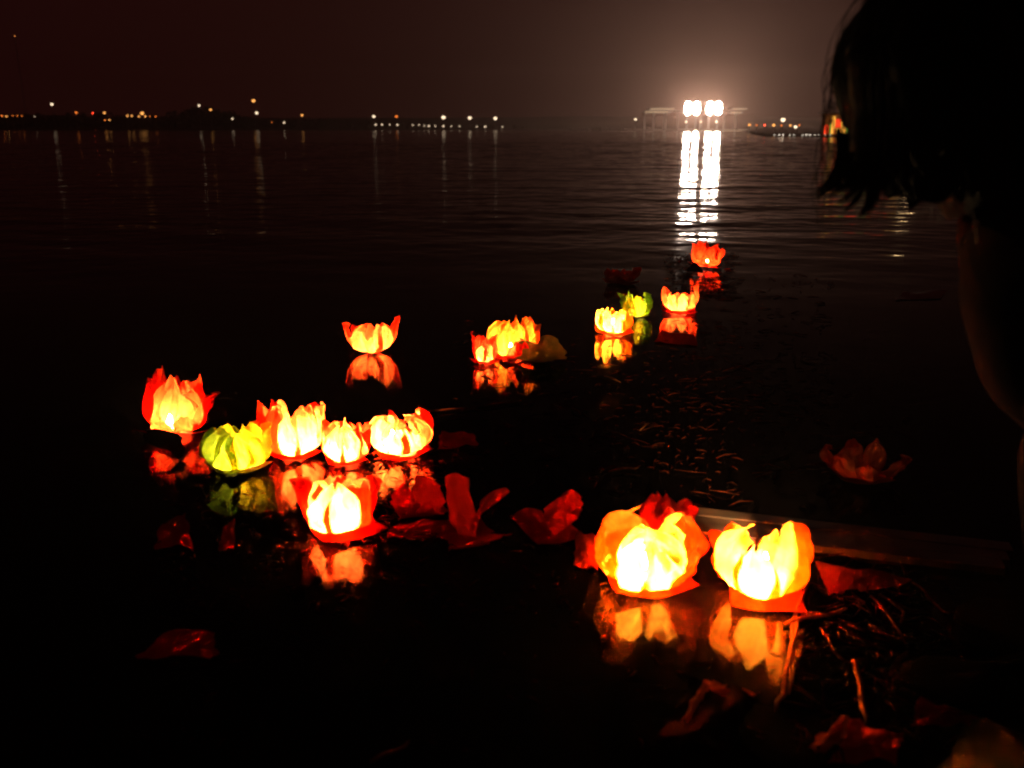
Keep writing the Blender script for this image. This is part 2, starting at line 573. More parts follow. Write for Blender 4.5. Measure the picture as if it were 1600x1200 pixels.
RIGHT = [(1171, 195, .17, 'l_warm'), (1182, 195.4, .10, 'l_orange'), (1195, 195.4, .08, 'l_red'), (1209, 195.4, .18, 'l_warm'), (1221, 196, .11, 'l_orange'), (1223.5, 187.3, .3, 'l_white'), (1235, 196, .14, 'l_warm'), (1243, 198.3, .22, 'l_white'), (1249, 195.5, .10, 'l_orange')]
for k, (px, py, r, m) in enumerate(RIGHT):
    lamp(FAR(px, py, 146 + (k % 3)), r, M[m], '%s lamp, %s from left between the floodlights and the person' % (COLN[m], ORD[k]), ground=0.15, group='lamps on the right shore')
EDGE = [1210, 1217.5, 1223.5, 1234, 1240.5, 1254, 1260, 1265.5, 1273, 1280, 1290, 1297]
for k, px in enumerate(EDGE):
    lamp(FAR(px, 210.8, 90.5), .05 if k in (1, 2, 6, 7) else 0.035, M['l_kerb'], 'tiny white kerb light, %s from left along the right waterline' % ORD[k], 'kerb_light', ground=0.06, group='kerb lights on the right promenade')


def build_mast():  # mast added so the haze box can rise high enough for the glow
    c = FAR(23, 57, 405)
    r = empty('added_mast', (c.x, c.y, .6))
    tag(r, 'added tall thin mast under a dim orange light at the upper left', 'mast')
    h = c.z - .6
    mb = MB()
    for a in range(3):
        an = a * 2.094
        mb.tube([(math.cos(an) * .5, math.sin(an) * .5, 0), (math.cos(an) * .12, math.sin(an) * .12, h)], [.05, .03], 4)
    for k in range(24):
        z = h * k / 24; q = .5 - .38 * k / 24
        for a in range(3):
            mb.tube([(math.cos(a * 2.094) * q, math.sin(a * 2.094) * q, z), (math.cos((a + 1) * 2.094) * q, math.sin((a + 1) * 2.094) * q, z + h / 24)], [.02, .02], 3)
    mb.build('lattice', M['pole'], r)
    MB().lathe([(.02, h + .02), (.16, h + .12), (.16, h + .32), (.02, h + .42)], n=8).build('beacon', glow('beacon_lamp', (1, .3, .06), 2.2), r)


build_mast()


def build_kiosk():
    D = 92.0
    s = D / F_PX * math.cos(PITCH)
    root = empty('waterside_stall', ((1365 - 800) * s, D, .07))
    tag(root, 'stall with red, yellow and green lit panels beside the dark head', 'stall')
    inv = Matrix.Translation(-root.location)

    def part(name, a, b, z0, z1, mat, y=0.0, t=0.12):
        o = MB().box((((a + b) / 2 - 800) * s, D + y, (z0 + z1) / 2), ((b - a) * s, t, z1 - z0), ).build(name, mat, root)
        o.matrix_parent_inverse = inv
        return o
    part('back_wall', 1290, 1440, .07, 2.2, M['concrete'], 1.2, .2)
    part('counter', 1292, 1438, .07, .25, M['concrete'], .25, .5)
    part('roof', 1284, 1444, 2.22, 2.34, M['white_steel'], .6, 1.8)
    seq = [(1286, 1294, 'p_red', 1.15), (1294.6, 1297.6, 'p_green', 1.3), (1298, 1303.5, 'p_yellow', 2.0), (1304, 1313, 'p_red', 1.7), (1313.5, 1321, 'p_yellow', 1.5), (1322, 1330, 'p_green', 1.6), (1331, 1350, 'p_red', 1.5),
           (1352, 1366, 'p_green', 1.4), (1368, 1398, 'p_red', 1.5), (1400, 1414, 'p_yellow', 1.3)]
    for a, b, m, h in seq:
        part('lit_panel', a, b, .28, h, M[m], -.1, .08)
    part('lit_panel', 1305, 1312, .3, .8, M['p_yellow'], -.16, .03)
    part('lit_panel', 1418, 1433, 1.1, 1.9, M['p_white'], -.1, .08)
    for px in (1285, 1443):
        part('post', px - 1, px + 1, .07, 2.2, M['pole'], -.2, .13)


build_kiosk()

def S(px, py, bpy_):                             # point above the waterline pixel row bpy_, in the upright plane there
    y = W(px, bpy_).y
    return FAR(px, py, y)


def facet(cs, rnd, org, bulge=.01, n=9, pinch=0.0):
    """a crumpled paper panel between four corner points (two at the foot, two at the top)"""
    a, b, c_ = rnd.uniform(0, 6), rnd.uniform(0, 6), rnd.uniform(0, 6)
    v = []; f = []
    nrm = (cs[1] - cs[0]).cross(cs[3] - cs[0]).normalized()
    for j in range(n):
        for i in range(n):
            s_, t = i / (n - 1), j / (n - 1)
            s2 = .5 + (s_ - .5) * (1 + .12 * math.sin(math.pi * t) - pinch * t ** 2 + .07 * math.sin(9 * t + c_) + .05 * math.sin(17 * t + a))
            p = (cs[0] * (1 - s2) + cs[1] * s2) * (1 - t) + (cs[3] * (1 - s2) + cs[2] * s2) * t
            p = p + nrm * bulge * (math.sin(math.pi * s_) + .5 * math.sin(7 * s_ + 4 * t + a) + .35 * abs(math.sin(5 * t - 6 * s_ + b)) + .12 * math.sin(19 * s_ + c_))
            p.z = max(p.z - .012 * t * (2 * s_ - 1) ** 2, .003)
            v.append(p - org)
    for j in range(n - 1):
        for i in range(n - 1):
            q = j * n + i
            f.append((q, q + 1, q + n + 1, q + n))
    return v, f


# ------------------------------------------------------------------ paper lotus lanterns
def bez(p, t):
    u = 1 - t
    return p[0] * u ** 3 + 3 * p[1] * u * u * t + 3 * p[2] * u * t * t + p[3] * t ** 3


def petal_mesh(az, r0, R, h, wid, lean, rnd, tip=0.5, curl=0.0, crump=1.0, cup=0.12, z0=0.012, twist=0.0):
    """one crumpled paper petal; az 0 faces the camera, 90 is to the right"""
    nu, nv = 21, 17
    a0 = math.radians(az)
    pr = (r0, R * 0.98, R * 1.18, R * 0.80 + lean)
    pz = (0.0, h * 0.02, h * 0.50, h)
    s = [rnd.uniform(0, 6.28) for _ in range(8)]
    crump *= 1.35
    k1, k2, k3 = rnd.uniform(2.5, 4.5), rnd.uniform(4, 7), rnd.uniform(1.5, 3)
    fold = rnd.uniform(-0.5, 0.5); fdep = rnd.uniform(0.0, 0.10) * R * crump
    v = []; f = []
    for j in range(nv):
        t = j / (nv - 1)
        rho = bez(pr, t); z = bez(pz, t)
        vt = 0.5
        q = max(0.0, (t - vt) / (1 - vt))
        w = wid * (0.74 + 0.26 * math.sin(min(t / 0.55, 1) * math.pi / 2)) * (1 - q ** (3.4 - 1.8 * tip)) ** (0.46 + 0.30 * tip)
        w = max(w, wid * 0.02, wid * 0.5 * (1 - tip) ** 1.5)
        for i in range(nu):
            u = -1 + 2 * i / (nu - 1)
            d = crump * R * (0.055 * math.sin(k1 * u + 3.1 * t + s[0]) * math.sin(k3 * t * 2 + s[1]) + 0.03 * math.sin(k2 * u + 5 * t + s[2]) + 0.02 * math.sin(9 * t + 4 * u + s[3])) * (0.35 + t) * 1.25
            d += -fdep * max(0, 1 - abs(u - fold) * 4) * t
            d += crump * R * 0.05 * (abs(math.sin(2.3 * u + 4.2 * t + s[5])) - abs(math.sin(3.1 * u - 3.7 * t + s[6]))) * (0.2 + t)
            d += crump * R * 0.009 * math.sin(17 * u + 2.5 * math.sin(3 * t + s[7]) + s[4]) * (0.4 + t) + crump * R * 0.007 * math.sin(29 * u - 6 * t + s[2])
            rr = rho + d - cup * R * u * u * (0.3 + t)
            rr += curl * R * max(0, t - 0.7) ** 2 * 11
            zz = z + crump * h * 0.03 * math.sin(5 * u + s[4]) * t - (0.05 + 0.15 * (1 - tip)) * h * u * u * t ** 3
            zz -= abs(curl) * h * max(0, t - 0.75) ** 2 * 5
            an = a0 + u * w / max(rho, 0.5 * R) * 0.95 + twist * t
            v.append((math.sin(an) * rr, -math.cos(an) * rr, z0 + zz))
    for j in range(nv - 1):
        for i in range(nu - 1):
            a = j * nu + i
            f.append((a, a + 1, a + nu + 1, a + nu))
    return v, f


def plate_mesh(size, rnd, rot, up=0.25, dx=0, dy=0):
    n = 9
    v = []; f = []
    s1, s2 = rnd.uniform(0, 6), rnd.uniform(0, 6)
    for j in range(n):
        for i in range(n):
            x = -1 + 2 * i / (n - 1); y = -1 + 2 * j / (n - 1)
            c = (abs(x) * abs(y)) ** 1.5
            z = size * (up * c + 0.03 * math.sin(3 * x + s1) + 0.03 * math.sin(4 * y + s2)) + 0.008
            p = Matrix.Rotation(rot, 2) @ Vector((x * size, y * size))
            v.append((p.x + dx, p.y + dy, z))
    for j in range(n - 1):
        for i in range(n - 1):
            a = j * n + i
            f.append((a, a + 1, a + n + 1, a + n))
    return v, f


def lantern(px, py, wpx, hpx, mat, label, group, seed, outer=None, inner=None, plate=1.05, plate_rot=0.5, tilt=(0, 0), lit=1.0, flame=(0, 0),
            mats=None, r0f=0.42, crump=1.0, plate_mat='plate', plate_up=0.2, tip=0.05, cat='lantern', plate_off=(0, 0), flame_h=0.0, rise=0.0, back=0.24, flap=None):
    rnd = random.Random(seed)
    base = W(px, py)
    depth = (base - EYE).dot(FWD)
    m = depth / F_PX
    dep = math.atan2(CAM_H, base.y)
    R = wpx / 2 * m * 0.90
    H = max(0.88 * (hpx * m - 0.5 * R * math.sin(dep)) / math.cos(dep), 0.6 * R)
    root = empty('lotus_lantern', base + Vector((0, 0, rise)))
    yaw = -math.atan2(base.x, base.y)                    # petals are listed as seen from the camera side
    root.rotation_euler = (math.radians(tilt[0]), math.radians(tilt[1]), yaw)
    tag(root, label, cat, group)
    if outer is None:
        outer = [(a * 360 / 7 + rnd.uniform(-14, 14), rnd.uniform(.82, 1.12), 1, rnd.uniform(-.1, .2)) for a in range(7)]
    if inner is None:
        inner = [(a * 72 + 20 + rnd.uniform(-16, 16), rnd.uniform(.8, 1.05), .9, rnd.uniform(-.25, .05)) for a in range(5)]
    for lay, lst in ((0, outer), (1, inner)):
        for p in lst:
            az, hs, ws, lean = p[:4]
            hs *= 1 - back * max(0.0, -math.cos(math.radians(az)))   # far-side petals stand a little lower
            mm = p[4] if len(p) > 4 else (rnd.choice(mats) if mats else mat)
            curl = p[5] if len(p) > 5 else rnd.uniform(-.25, .25)
            Rl = R * (1.0 if lay == 0 else 0.84)
            if lay == 1 and lit and abs(az) < 60: continue      # the candle shines through a single sheet at the front
            v, f = petal_mesh(az, R * r0f * (1 if lay == 0 else .9), Rl, H * hs, R * 0.55 * ws, R * lean, rnd, min(1, max(0, tip + rnd.uniform(-.15, .2))), curl, crump, twist=rnd.uniform(-.22, .22),
                              z0=0.014 if lay == 0 else 0.018)
            mesh_obj('petal', v, f, M[mm], root, smooth=True)
    v, f = plate_mesh(R * plate, rnd, plate_rot, plate_up, *plate_off)
    mesh_obj('base_plate', v, f, M[plate_mat], root, smooth=True)
    if lit:
        fx, fy = flame[0] * R, flame[1] * R
        z1 = 0.012 + R * .16
        cd = MB().lathe([(0, .012), (R * .13, .012), (R * .13, z1 - .002), (R * .1, z1), (0, z1 - .001)], (fx, fy, 0), 10).build('candle', M['wax'], root, True)
        MB().tube([(fx, fy, z1 - .002), (fx + .0005, fy, z1 + .006)], [.0008, .0006], 5).build('wick', M['wick'], cd)
        s = R * (lit ** 0.5) * 1.5
        z2 = z1 + .004 + flame_h * R
        MB().lathe([(.0002, z2), (.055 * s, z2 + .05 * s), (.07 * s, z2 + .11 * s), (.05 * s, z2 + .2 * s), (.02 * s, z2 + .29 * s), (.0002, z2 + .34 * s)], (fx, fy, 0), 8).build('flame', M['flame'], cd, True)
    if flap:                                             # a loose dark corner of the base standing up in front
        mw = Matrix.Translation(root.location) @ root.rotation_euler.to_matrix().to_4x4()
        v, f = facet([S(*c) for c in flap], rnd, Vector((0, 0, 0)), .006, 9, .1)
        fo = mesh_obj('base_flap', v, f, M['film'], root, smooth=True)
        fo.matrix_parent_inverse = mw.inverted()
    return root, R, H


FRONT = 'big orange lanterns in front'
CL = 'lanterns in the left cluster'
FARG = 'lanterns farther out on the water'

lantern(1014, 908, 166, 128, 'orange', 'bright yellow-orange lotus lantern with crumpled petals, left of the front pair', FRONT, 21,
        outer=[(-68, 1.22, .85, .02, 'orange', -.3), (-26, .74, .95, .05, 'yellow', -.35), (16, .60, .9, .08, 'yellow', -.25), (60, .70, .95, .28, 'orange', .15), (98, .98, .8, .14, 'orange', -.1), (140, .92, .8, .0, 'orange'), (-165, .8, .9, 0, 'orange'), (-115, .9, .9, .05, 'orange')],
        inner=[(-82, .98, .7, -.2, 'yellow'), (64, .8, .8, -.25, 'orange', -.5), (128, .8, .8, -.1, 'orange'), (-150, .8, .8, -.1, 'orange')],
        flame=(-.18, -.24), plate=.84, plate_rot=.25, tilt=(2, -3), crump=1.3, lit=1.9)
lantern(1188, 925, 162, 138, 'orange', 'bright yellow-orange lotus lantern with tall smooth petals, right of the front pair', FRONT, 34,
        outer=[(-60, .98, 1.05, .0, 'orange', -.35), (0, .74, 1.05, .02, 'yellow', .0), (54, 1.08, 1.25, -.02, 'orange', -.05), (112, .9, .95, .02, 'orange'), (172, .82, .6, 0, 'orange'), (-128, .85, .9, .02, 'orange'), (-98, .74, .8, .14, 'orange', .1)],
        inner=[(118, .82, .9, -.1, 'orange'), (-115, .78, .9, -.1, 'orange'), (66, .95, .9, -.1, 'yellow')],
        flame=(0.04, -.24), plate=.74, plate_rot=.12, plate_off=(0.01, -.02), crump=.8, lit=1.9, plate_up=.1)
lantern(532, 828, 122, 98, 'pink', 'glowing pink lotus lantern with closed top, nearest of the left cluster', CL, 45,
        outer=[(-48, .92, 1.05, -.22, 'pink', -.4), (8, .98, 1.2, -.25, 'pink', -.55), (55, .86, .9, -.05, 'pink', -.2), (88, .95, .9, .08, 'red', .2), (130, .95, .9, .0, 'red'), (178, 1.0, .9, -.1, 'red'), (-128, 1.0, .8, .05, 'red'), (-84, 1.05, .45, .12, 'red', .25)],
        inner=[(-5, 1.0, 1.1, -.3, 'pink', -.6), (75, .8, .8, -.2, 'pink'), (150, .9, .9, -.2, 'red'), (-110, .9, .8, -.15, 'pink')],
        flame=(.0, -.26), plate=.92, lit=1.6, plate_rot=.3, crump=1.15, plate_mat='wet_red', plate_off=(.012, -.006), r0f=.5)
lantern(374, 732, 112, 82, 'lime', 'yellow-green lotus lantern among the red ones in the left cluster', CL, 56,
        outer=[(-70, .9, 1.0, -.1, 'green', -.2), (-28, .80, .8, -.15, 'green', -.3), (10, .86, .75, -.2, 'lime', -.3), (50, .72, .95, .0, 'lime', -.1), (95, .95, 1.0, -.02, 'lime'), (140, 1.05, .9, -.05, 'lime'), (-170, 1.0, .9, -.1, 'green'), (-120, .95, .9, -.05, 'green')],
        inner=[(0, 1.0, .8, -.3, 'lime', -.4), (70, .95, .9, -.15, 'lime'), (150, 1.0, .9, -.15, 'lime'), (-80, .9, .9, -.2, 'green'), (-140, 1.0, .9, -.2, 'lime')],
        flame=(.06, -.34), plate=.75, plate_rot=.5, crump=1.35, plate_mat='wet_green', lit=.2)
lantern(275, 682, 98, 104, 'red', 'red lotus lantern tipped back with its dark base raised, leftmost of all', CL, 67,
        outer=[(-150, 1.12, .95, .05, 'red', .0), (165, .95, .9, .05, 'red'), (115, .98, 1.0, .1, 'red'), (70, .72, 1.1, .32, 'red', .2), (-100, .95, .9, -.02, 'red'), (25, .30, .9, .1, 'red'), (-35, .28, .9, .05, 'red')],
        inner=[(-160, .95, .9, -.1, 'pink'), (140, .9, .9, -.05, 'pink'), (95, .75, .9, 0, 'red'), (-110, .8, .8, -.1, 'red')],
        flame=(-.2, .05), plate=.95, plate_rot=.75, tilt=(-12, 6), plate_mat='wet_red', lit=.6, rise=.002, back=0.0,
        flap=[(230, 692, 716), (282, 720, 720), (286, 680, 708), (224, 668, 704)])
lantern(460, 712, 104, 96, 'pink', 'tall red and pink lotus lantern behind the green one in the left cluster', CL, 78,
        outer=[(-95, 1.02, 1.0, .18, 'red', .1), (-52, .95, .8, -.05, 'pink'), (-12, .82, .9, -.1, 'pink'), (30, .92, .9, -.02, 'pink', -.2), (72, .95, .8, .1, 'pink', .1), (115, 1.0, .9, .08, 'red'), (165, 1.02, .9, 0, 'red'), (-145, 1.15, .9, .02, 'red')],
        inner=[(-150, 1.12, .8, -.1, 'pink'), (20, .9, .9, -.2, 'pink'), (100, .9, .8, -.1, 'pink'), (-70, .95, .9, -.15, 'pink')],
        flame=(.0, -.3), plate=.7, lit=1.4, plate_rot=.4, plate_mat='wet_red', crump=1.0, r0f=.38)
lantern(541, 722, 80, 78, 'pink', 'small pale pink lotus lantern in the middle of the left cluster', CL, 89,
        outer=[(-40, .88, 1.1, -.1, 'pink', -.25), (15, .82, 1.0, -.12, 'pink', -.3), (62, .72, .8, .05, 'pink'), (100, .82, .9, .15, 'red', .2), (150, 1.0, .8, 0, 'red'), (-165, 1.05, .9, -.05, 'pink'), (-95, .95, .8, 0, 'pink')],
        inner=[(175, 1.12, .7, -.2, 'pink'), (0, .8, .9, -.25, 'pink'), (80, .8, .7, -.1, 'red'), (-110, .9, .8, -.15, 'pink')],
        flame=(-.15, -.28), plate=.8, lit=1.4, plate_rot=.2, plate_mat='wet_red', crump=1.2, r0f=.45)
lantern(632, 708, 102, 78, 'pink', 'wide red and pink lotus lantern, rightmost of the left cluster', CL, 91,
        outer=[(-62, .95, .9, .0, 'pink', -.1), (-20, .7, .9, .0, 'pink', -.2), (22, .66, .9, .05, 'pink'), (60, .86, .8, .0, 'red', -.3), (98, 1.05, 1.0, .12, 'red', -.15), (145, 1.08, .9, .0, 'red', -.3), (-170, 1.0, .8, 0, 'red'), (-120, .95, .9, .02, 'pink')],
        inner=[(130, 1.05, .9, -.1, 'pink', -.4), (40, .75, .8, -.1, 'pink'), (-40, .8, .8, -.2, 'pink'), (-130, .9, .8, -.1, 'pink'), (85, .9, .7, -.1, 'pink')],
        flame=(-.3, -.25), plate=.85, lit=1.4, plate_rot=.2, plate_mat='wet_red', tilt=(0, -5), crump=1.1, r0f=.5)
lantern(582, 550, 78, 58, 'pink', 'single open pink lotus lantern floating alone behind the left cluster', FARG, 102,
        outer=[(-88, .95, .42, .25, 'red', .1), (-45, .72, .85, .0, 'pink', -.1), (5, .62, .75, .05, 'pink'), (42, .98, 1.0, .12, 'pink', -.1), (92, 1.12, .42, .3, 'red', .1), (140, .95, .8, 0, 'red'), (-165, .95, .9, 0, 'red'), (-120, .8, .7, 0, 'red')],
        inner=[(-25, .8, .9, -.15, 'pink'), (50, .9, .9, -.05, 'pink'), (150, .9, .8, -.1, 'pink'), (-130, .9, .8, -.1, 'pink')],
        flame=(-.02, -.2), plate=.42, lit=.35, plate_mat='wet_red', tilt=(6, 0), r0f=.35)
lantern(802, 558, 84, 72, 'orange', 'orange lotus lantern with many pointed petals beside a loose green leaf', FARG, 113,
        outer=[(-70, .85, .7, .05, 'orange'), (-35, .62, .7, .0, 'orange'), (0, .48, .7, .05, 'red'), (38, .5, .8, .1, 'red'), (75, .8, .75, .18, 'orange'), (110, 1.0, .7, .1, 'orange'), (145, 1.1, .7, .0, 'orange'), (178, 1.15, .7, 0, 'orange'), (-145, 1.05, .7, 0, 'orange'), (-105, .92, .7, .05, 'orange')],
        inner=[(-50, .9, .6, -.15, 'orange'), (160, 1.0, .7, -.15, 'orange'), (90, .9, .7, -.05, 'orange'), (-150, 1.0, .7, -.15, 'orange')],
        flame=(-.1, -.1), plate=.8, lit=.3, tip=.5, plate_mat='wet_red')
lantern(757, 568, 44, 56, 'red', 'narrow red lantern touching the left side of the orange pointed one', FARG, 124,
        outer=[(-80, .98, 1.2, .0, 'red'), (-30, .55, 1.1, .0, 'pink'), (25, .6, 1.1, .0, 'pink'), (80, .7, 1.2, .1, 'red'), (140, 1.0, 1.3, .15, 'red'), (-150, 1.02, 1.4, .0, 'red')],
        inner=[(170, .9, 1.2, 0, 'red'), (-90, .8, 1.1, 0, 'red')], flame=(-.2, -.25), plate=.9, lit=.4, plate_mat='wet_red', tip=.1)
lantern(959, 521, 64, 48, 'yellow', 'brilliant pale yellow lotus lantern on the water farther out', FARG, 135,
        outer=[(-70, .88, .9, .02, 'yellow'), (-25, .98, .9, -.02, 'yellow', -.1), (20, .72, .8, -.02, 'yellow'), (60, .88, .95, .02, 'yellow'), (105, .9, .8, .05, 'orange'), (150, .92, .8, 0, 'orange'), (-165, 1.0, .8, 0, 'orange'), (-120, .9, .8, 0, 'yellow')],
        inner=[(-40, .85, .8, -.15, 'yellow'), (60, .85, .8, -.1, 'yellow'), (170, .9, .9, -.1, 'yellow')],
        flame=(-.05, -.18), plate=1.0, plate_rot=.1, tip=.4, crump=.6, lit=.95)
lantern(994, 496, 50, 42, 'green', 'green lotus lantern just behind the brilliant yellow one', FARG, 146,
        outer=[(-75, 1.0, 1.0, .12, 'green', .2), (-30, .85, .9, -.05, 'lime'), (15, .9, .9, -.1, 'lime'), (60, .9, 1.0, .0, 'green'), (110, 1.0, .9, .0, 'green'), (165, 1.05, .9, -.05, 'lime'), (-130, 1.0, .9, 0, 'green')],
        flame=(-.1, -.1), plate=.7, lit=.28, crump=1.5, plate_mat='wet_green')
lantern(1061, 488, 58, 43, 'red', 'red tulip-shaped lotus lantern right of the green one', FARG, 157,
        outer=[(-78, .95, .9, .05, 'red'), (-28, .75, .7, .0, 'pink'), (15, .7, .7, .0, 'pink'), (60, .82, .9, .1, 'red'), (98, 1.15, .8, .22, 'red'), (150, .9, .7, 0, 'red'), (-165, .95, .8, 0, 'red'), (-120, .95, .8, 0, 'red')],
        inner=[(0, .7, .8, -.1, 'pink'), (150, .8, .9, -.1, 'pink'), (-120, .8, .8, -.1, 'pink')],
        flame=(.05, -.1), plate=1.0, plate_rot=.1, lit=.5, plate_mat='wet_red', tip=.3, crump=.7)
lantern(1101, 421, 50, 40, 'red', 'round red lantern tipped forward, farthest out on the water', FARG, 168,
        outer=[(-90, .95, 1.1, .0, 'red'), (-30, .3, 1.0, .1, 'red'), (35, .35, 1.0, .1, 'red'), (95, .9, 1.1, .1, 'red'), (140, 1.05, 1.1, 0, 'red'), (180, 1.1, 1.1, -.1, 'red'), (-140, 1.1, 1.1, -.05, 'red')],
        inner=[(160, .9, 1.0, -.1, 'red'), (-150, .9, 1.0, -.1, 'red')], flame=(.1, .0), plate=.9, plate_rot=.7, tilt=(-8, 6), lit=.16, plate_mat='wet_red', tip=.1, rise=.012, back=0.0,
        flap=[(1074, 425, 427), (1098, 427, 429), (1095, 414, 426), (1079, 411, 424)])
lantern(970, 444, 54, 26, 'wet_red', 'dim burnt-out dark red lantern far out behind the green one', FARG, 179, lit=0, plate=.9, plate_mat='wet_red', crump=1.2)
lantern(1041, 838, 98, 72, 'wet_red', 'unlit dark red lantern half hidden behind the front orange one', 'unlit lanterns', 190, lit=0,
        outer=[(-60, 1.0, 1.1, .0, 'wet_red'), (0, .9, 1.0, .0, 'wet_red'), (60, .9, 1.1, .05, 'wet_red'), (130, .85, 1.0, 0, 'wet_red'), (-150, 1.05, 1.0, 0, 'wet_red'), (180, 1.0, 1.0, 0, 'wet_red')], inner=[], plate=.8, plate_mat='wet_red', tip=.2)
lantern(1345, 748, 118, 62, 'wet_red', 'dim unlit star-shaped lantern alone on the dark right side', 'unlit lanterns', 201, lit=0,
        outer=[(-90, .8, .9, .45, 'plate'), (-35, .9, 1.0, .1, 'plate'), (20, .7, 1.0, .1, 'plate'), (85, .8, .9, .4, 'plate'), (150, 1.1, .8, .1, 'plate'), (-150, 1.1, .8, .1, 'plate')], inner=[], plate=.7, plate_mat='plate', tip=.7)

# ------------------------------------------------------------------ loose paper, torn petals and film on the water
def sheet(name, pxs, lift, mat, label, cat, group=None, seed=1, nu=8, nv=8, fold=0.0, warp=0.006):
    """a crumpled sheet spanned by four corners (pixel on the water, plus a height for each corner)"""
    rnd = random.Random(seed)
    c = [W(px, py) + Vector((0, 0, z)) for (px, py), z in zip(pxs, lift)]
    o3 = (c[0] + c[1] + c[2] + c[3]) / 4; o3.z = 0
    v = []; f = []
    a, b = rnd.uniform(0, 6), rnd.uniform(0, 6)
    for j in range(nv):
        for i in range(nu):
            s, t = i / (nu - 1), j / (nv - 1)
            p = (c[0] * (1 - s) + c[1] * s) * (1 - t) + (c[3] * (1 - s) + c[2] * s) * t
            p = p - o3
            p.z += warp * (math.sin(5 * s + a) * math.sin(4 * t + b) + .5 * math.sin(11 * s + 7 * t)) + fold * (1 - abs(2 * s - 1)) + 0.004
            e = rnd.uniform(-1, 1) * 0.0035
            p.x += e; p.y += rnd.uniform(-1, 1) * 0.0035
            p.z = max(p.z, 0.0035)
            v.append(p)
    for j in range(nv - 1):
        for i in range(nu - 1):
            q = j * nu + i
            f.append((q, q + 1, q + nu + 1, q + nu))
    o = mesh_obj(name, v, f, M[mat], smooth=True)
    o.location = o3
    tag(o, label, cat, group)
    return o


def torn(label, org, panels, seed, mat='red'):
    rnd = random.Random(seed)
    o3 = W(*org)
    r = empty('torn_lantern', o3)
    tag(r, label, 'lantern', 'unlit lanterns')
    for cs, pinch in panels:
        v, f = facet([S(*c) for c in cs], rnd, o3, .008, 11, pinch)
        mesh_obj('petal', v, f, M[mat], r, smooth=True)
    v, f = plate_mesh(.055, rnd, .4, .1)
    mesh_obj('base_plate', v, f, M['wet_red'], r, smooth=True)


torn('torn unlit red lantern with one upright petal right of the left cluster', (722, 832),
     [([(706, 836, 826), (744, 840, 846), (738, 738, 838), (694, 738, 818)], .25), ([(738, 826, 836), (745, 806, 830), (805, 757, 818), (748, 772, 822)], .3),
      ([(700, 842, 842), (745, 838, 846), (770, 842, 852), (705, 862, 862)], .2)], 5)
torn('collapsed dark red lantern folded like a tent near the middle', (860, 836),
     [([(806, 824, 816), (862, 840, 846), (848, 790, 832), (798, 802, 806)], .0), ([(862, 840, 846), (902, 812, 818), (912, 768, 806), (846, 788, 826)], .1), ([(866, 800, 822), (905, 806, 816), (912, 770, 808), (872, 762, 812)], .3)], 6, 'wet_red')
torn('squat crumpled red lantern between the cluster and the upright torn petal', (655, 798),
     [([(642, 798, 790), (690, 798, 804), (690, 752, 796), (646, 740, 776)], .1), ([(612, 790, 796), (645, 800, 800), (648, 762, 790), (616, 756, 784)], .2), ([(640, 806, 806), (692, 806, 808), (690, 790, 800), (646, 792, 800)], .1)], 7)
LIT = 'paper scraps floating between the lanterns'


def scrap(cs, org, mat, label, seed, pinch=.2):
    o3 = W(*org)
    v, f = facet([S(*c) for c in cs], random.Random(seed), o3, .008, 9, pinch)
    o = mesh_obj('paper_scrap', v, f, M[mat], smooth=True)
    o.location = o3
    tag(o, label, 'paper', LIT)


scrap([(826, 560, 560), (884, 558, 564), (876, 526, 562), (842, 522, 558)], (852, 560), 'wet_green', 'dark green paper leaf leaning right of the orange pointed lantern', 61, .3)
scrap([(800, 556, 562), (834, 566, 572), (892, 556, 570), (812, 524, 566)], (836, 568), 'wet_green', 'long green paper leaf across the foot of the orange pointed lantern', 62, .2)
sheet('paper_scrap', [(700, 868), (775, 846), (802, 836), (702, 850)], (.0, .0, .0, .006), 'wet_red', 'long low red paper strip in front of the torn lantern', 'paper', LIT, 6)
sheet('paper_scrap', [(605, 845), (690, 842), (700, 822), (610, 826)], (.0, .0, .01, .004), 'wet_red', 'flat red paper lying right of the nearest pink lantern', 'paper', LIT, 7)
sheet('paper_scrap', [(686, 704), (748, 698), (740, 682), (688, 682)], (.0, .0, .006, .012), 'wet_red', 'small red scrap right of the widest cluster lantern', 'paper', LIT, 8)
sheet('paper_scrap', [(898, 888), (935, 895), (940, 850), (900, 848)], (.0, .0, .015, .02), 'wet_buff', 'orange-brown paper scrap touching the left side of the front orange lantern', 'paper', LIT, 9, warp=.01)
sheet('paper_scrap', [(1294, 932), (1345, 928), (1424, 912), (1272, 896)], (.0, .002, .004, .02), 'wet_buff', 'buff leaf-shaped paper right of the right front lantern', 'paper', LIT, 10, fold=.006)
sheet('paper_scrap', [(240, 862), (305, 864), (292, 822), (250, 836)], (.0, .0, .03, .006), 'wet_red', 'dark paper flap with a red lit edge below the green lantern', 'paper', LIT, 13, fold=.012)
sheet('paper_scrap', [(340, 862), (366, 862), (370, 828), (350, 838)], (.0, .0, .03, .01), 'wet_red', 'small dark upright scrap left of the nearest pink lantern', 'paper', LIT, 14)
scrap([(212, 1032, 1038), (330, 1030, 1032), (338, 982, 1014), (240, 992, 1012)], (272, 1032), 'wet_red', 'large dim red paper sheet alone in the lower left', 63, .15)
sheet('paper_scrap', [(1022, 536), (1090, 542), (1084, 524), (1032, 520)], (.0, .0, .0, .004), 'wet_red', 'flat dark red scrap in front of the red tulip-shaped lantern', 'paper', LIT, 16)
sheet('plastic_film', [(1022, 1172), (1140, 1178), (1182, 1112), (1080, 1082)], (.0, .0, .016, .018), 'film', 'dark plastic film with bright folded edges at bottom centre', 'plastic film', None, 17, 14, 14, .012, .012)
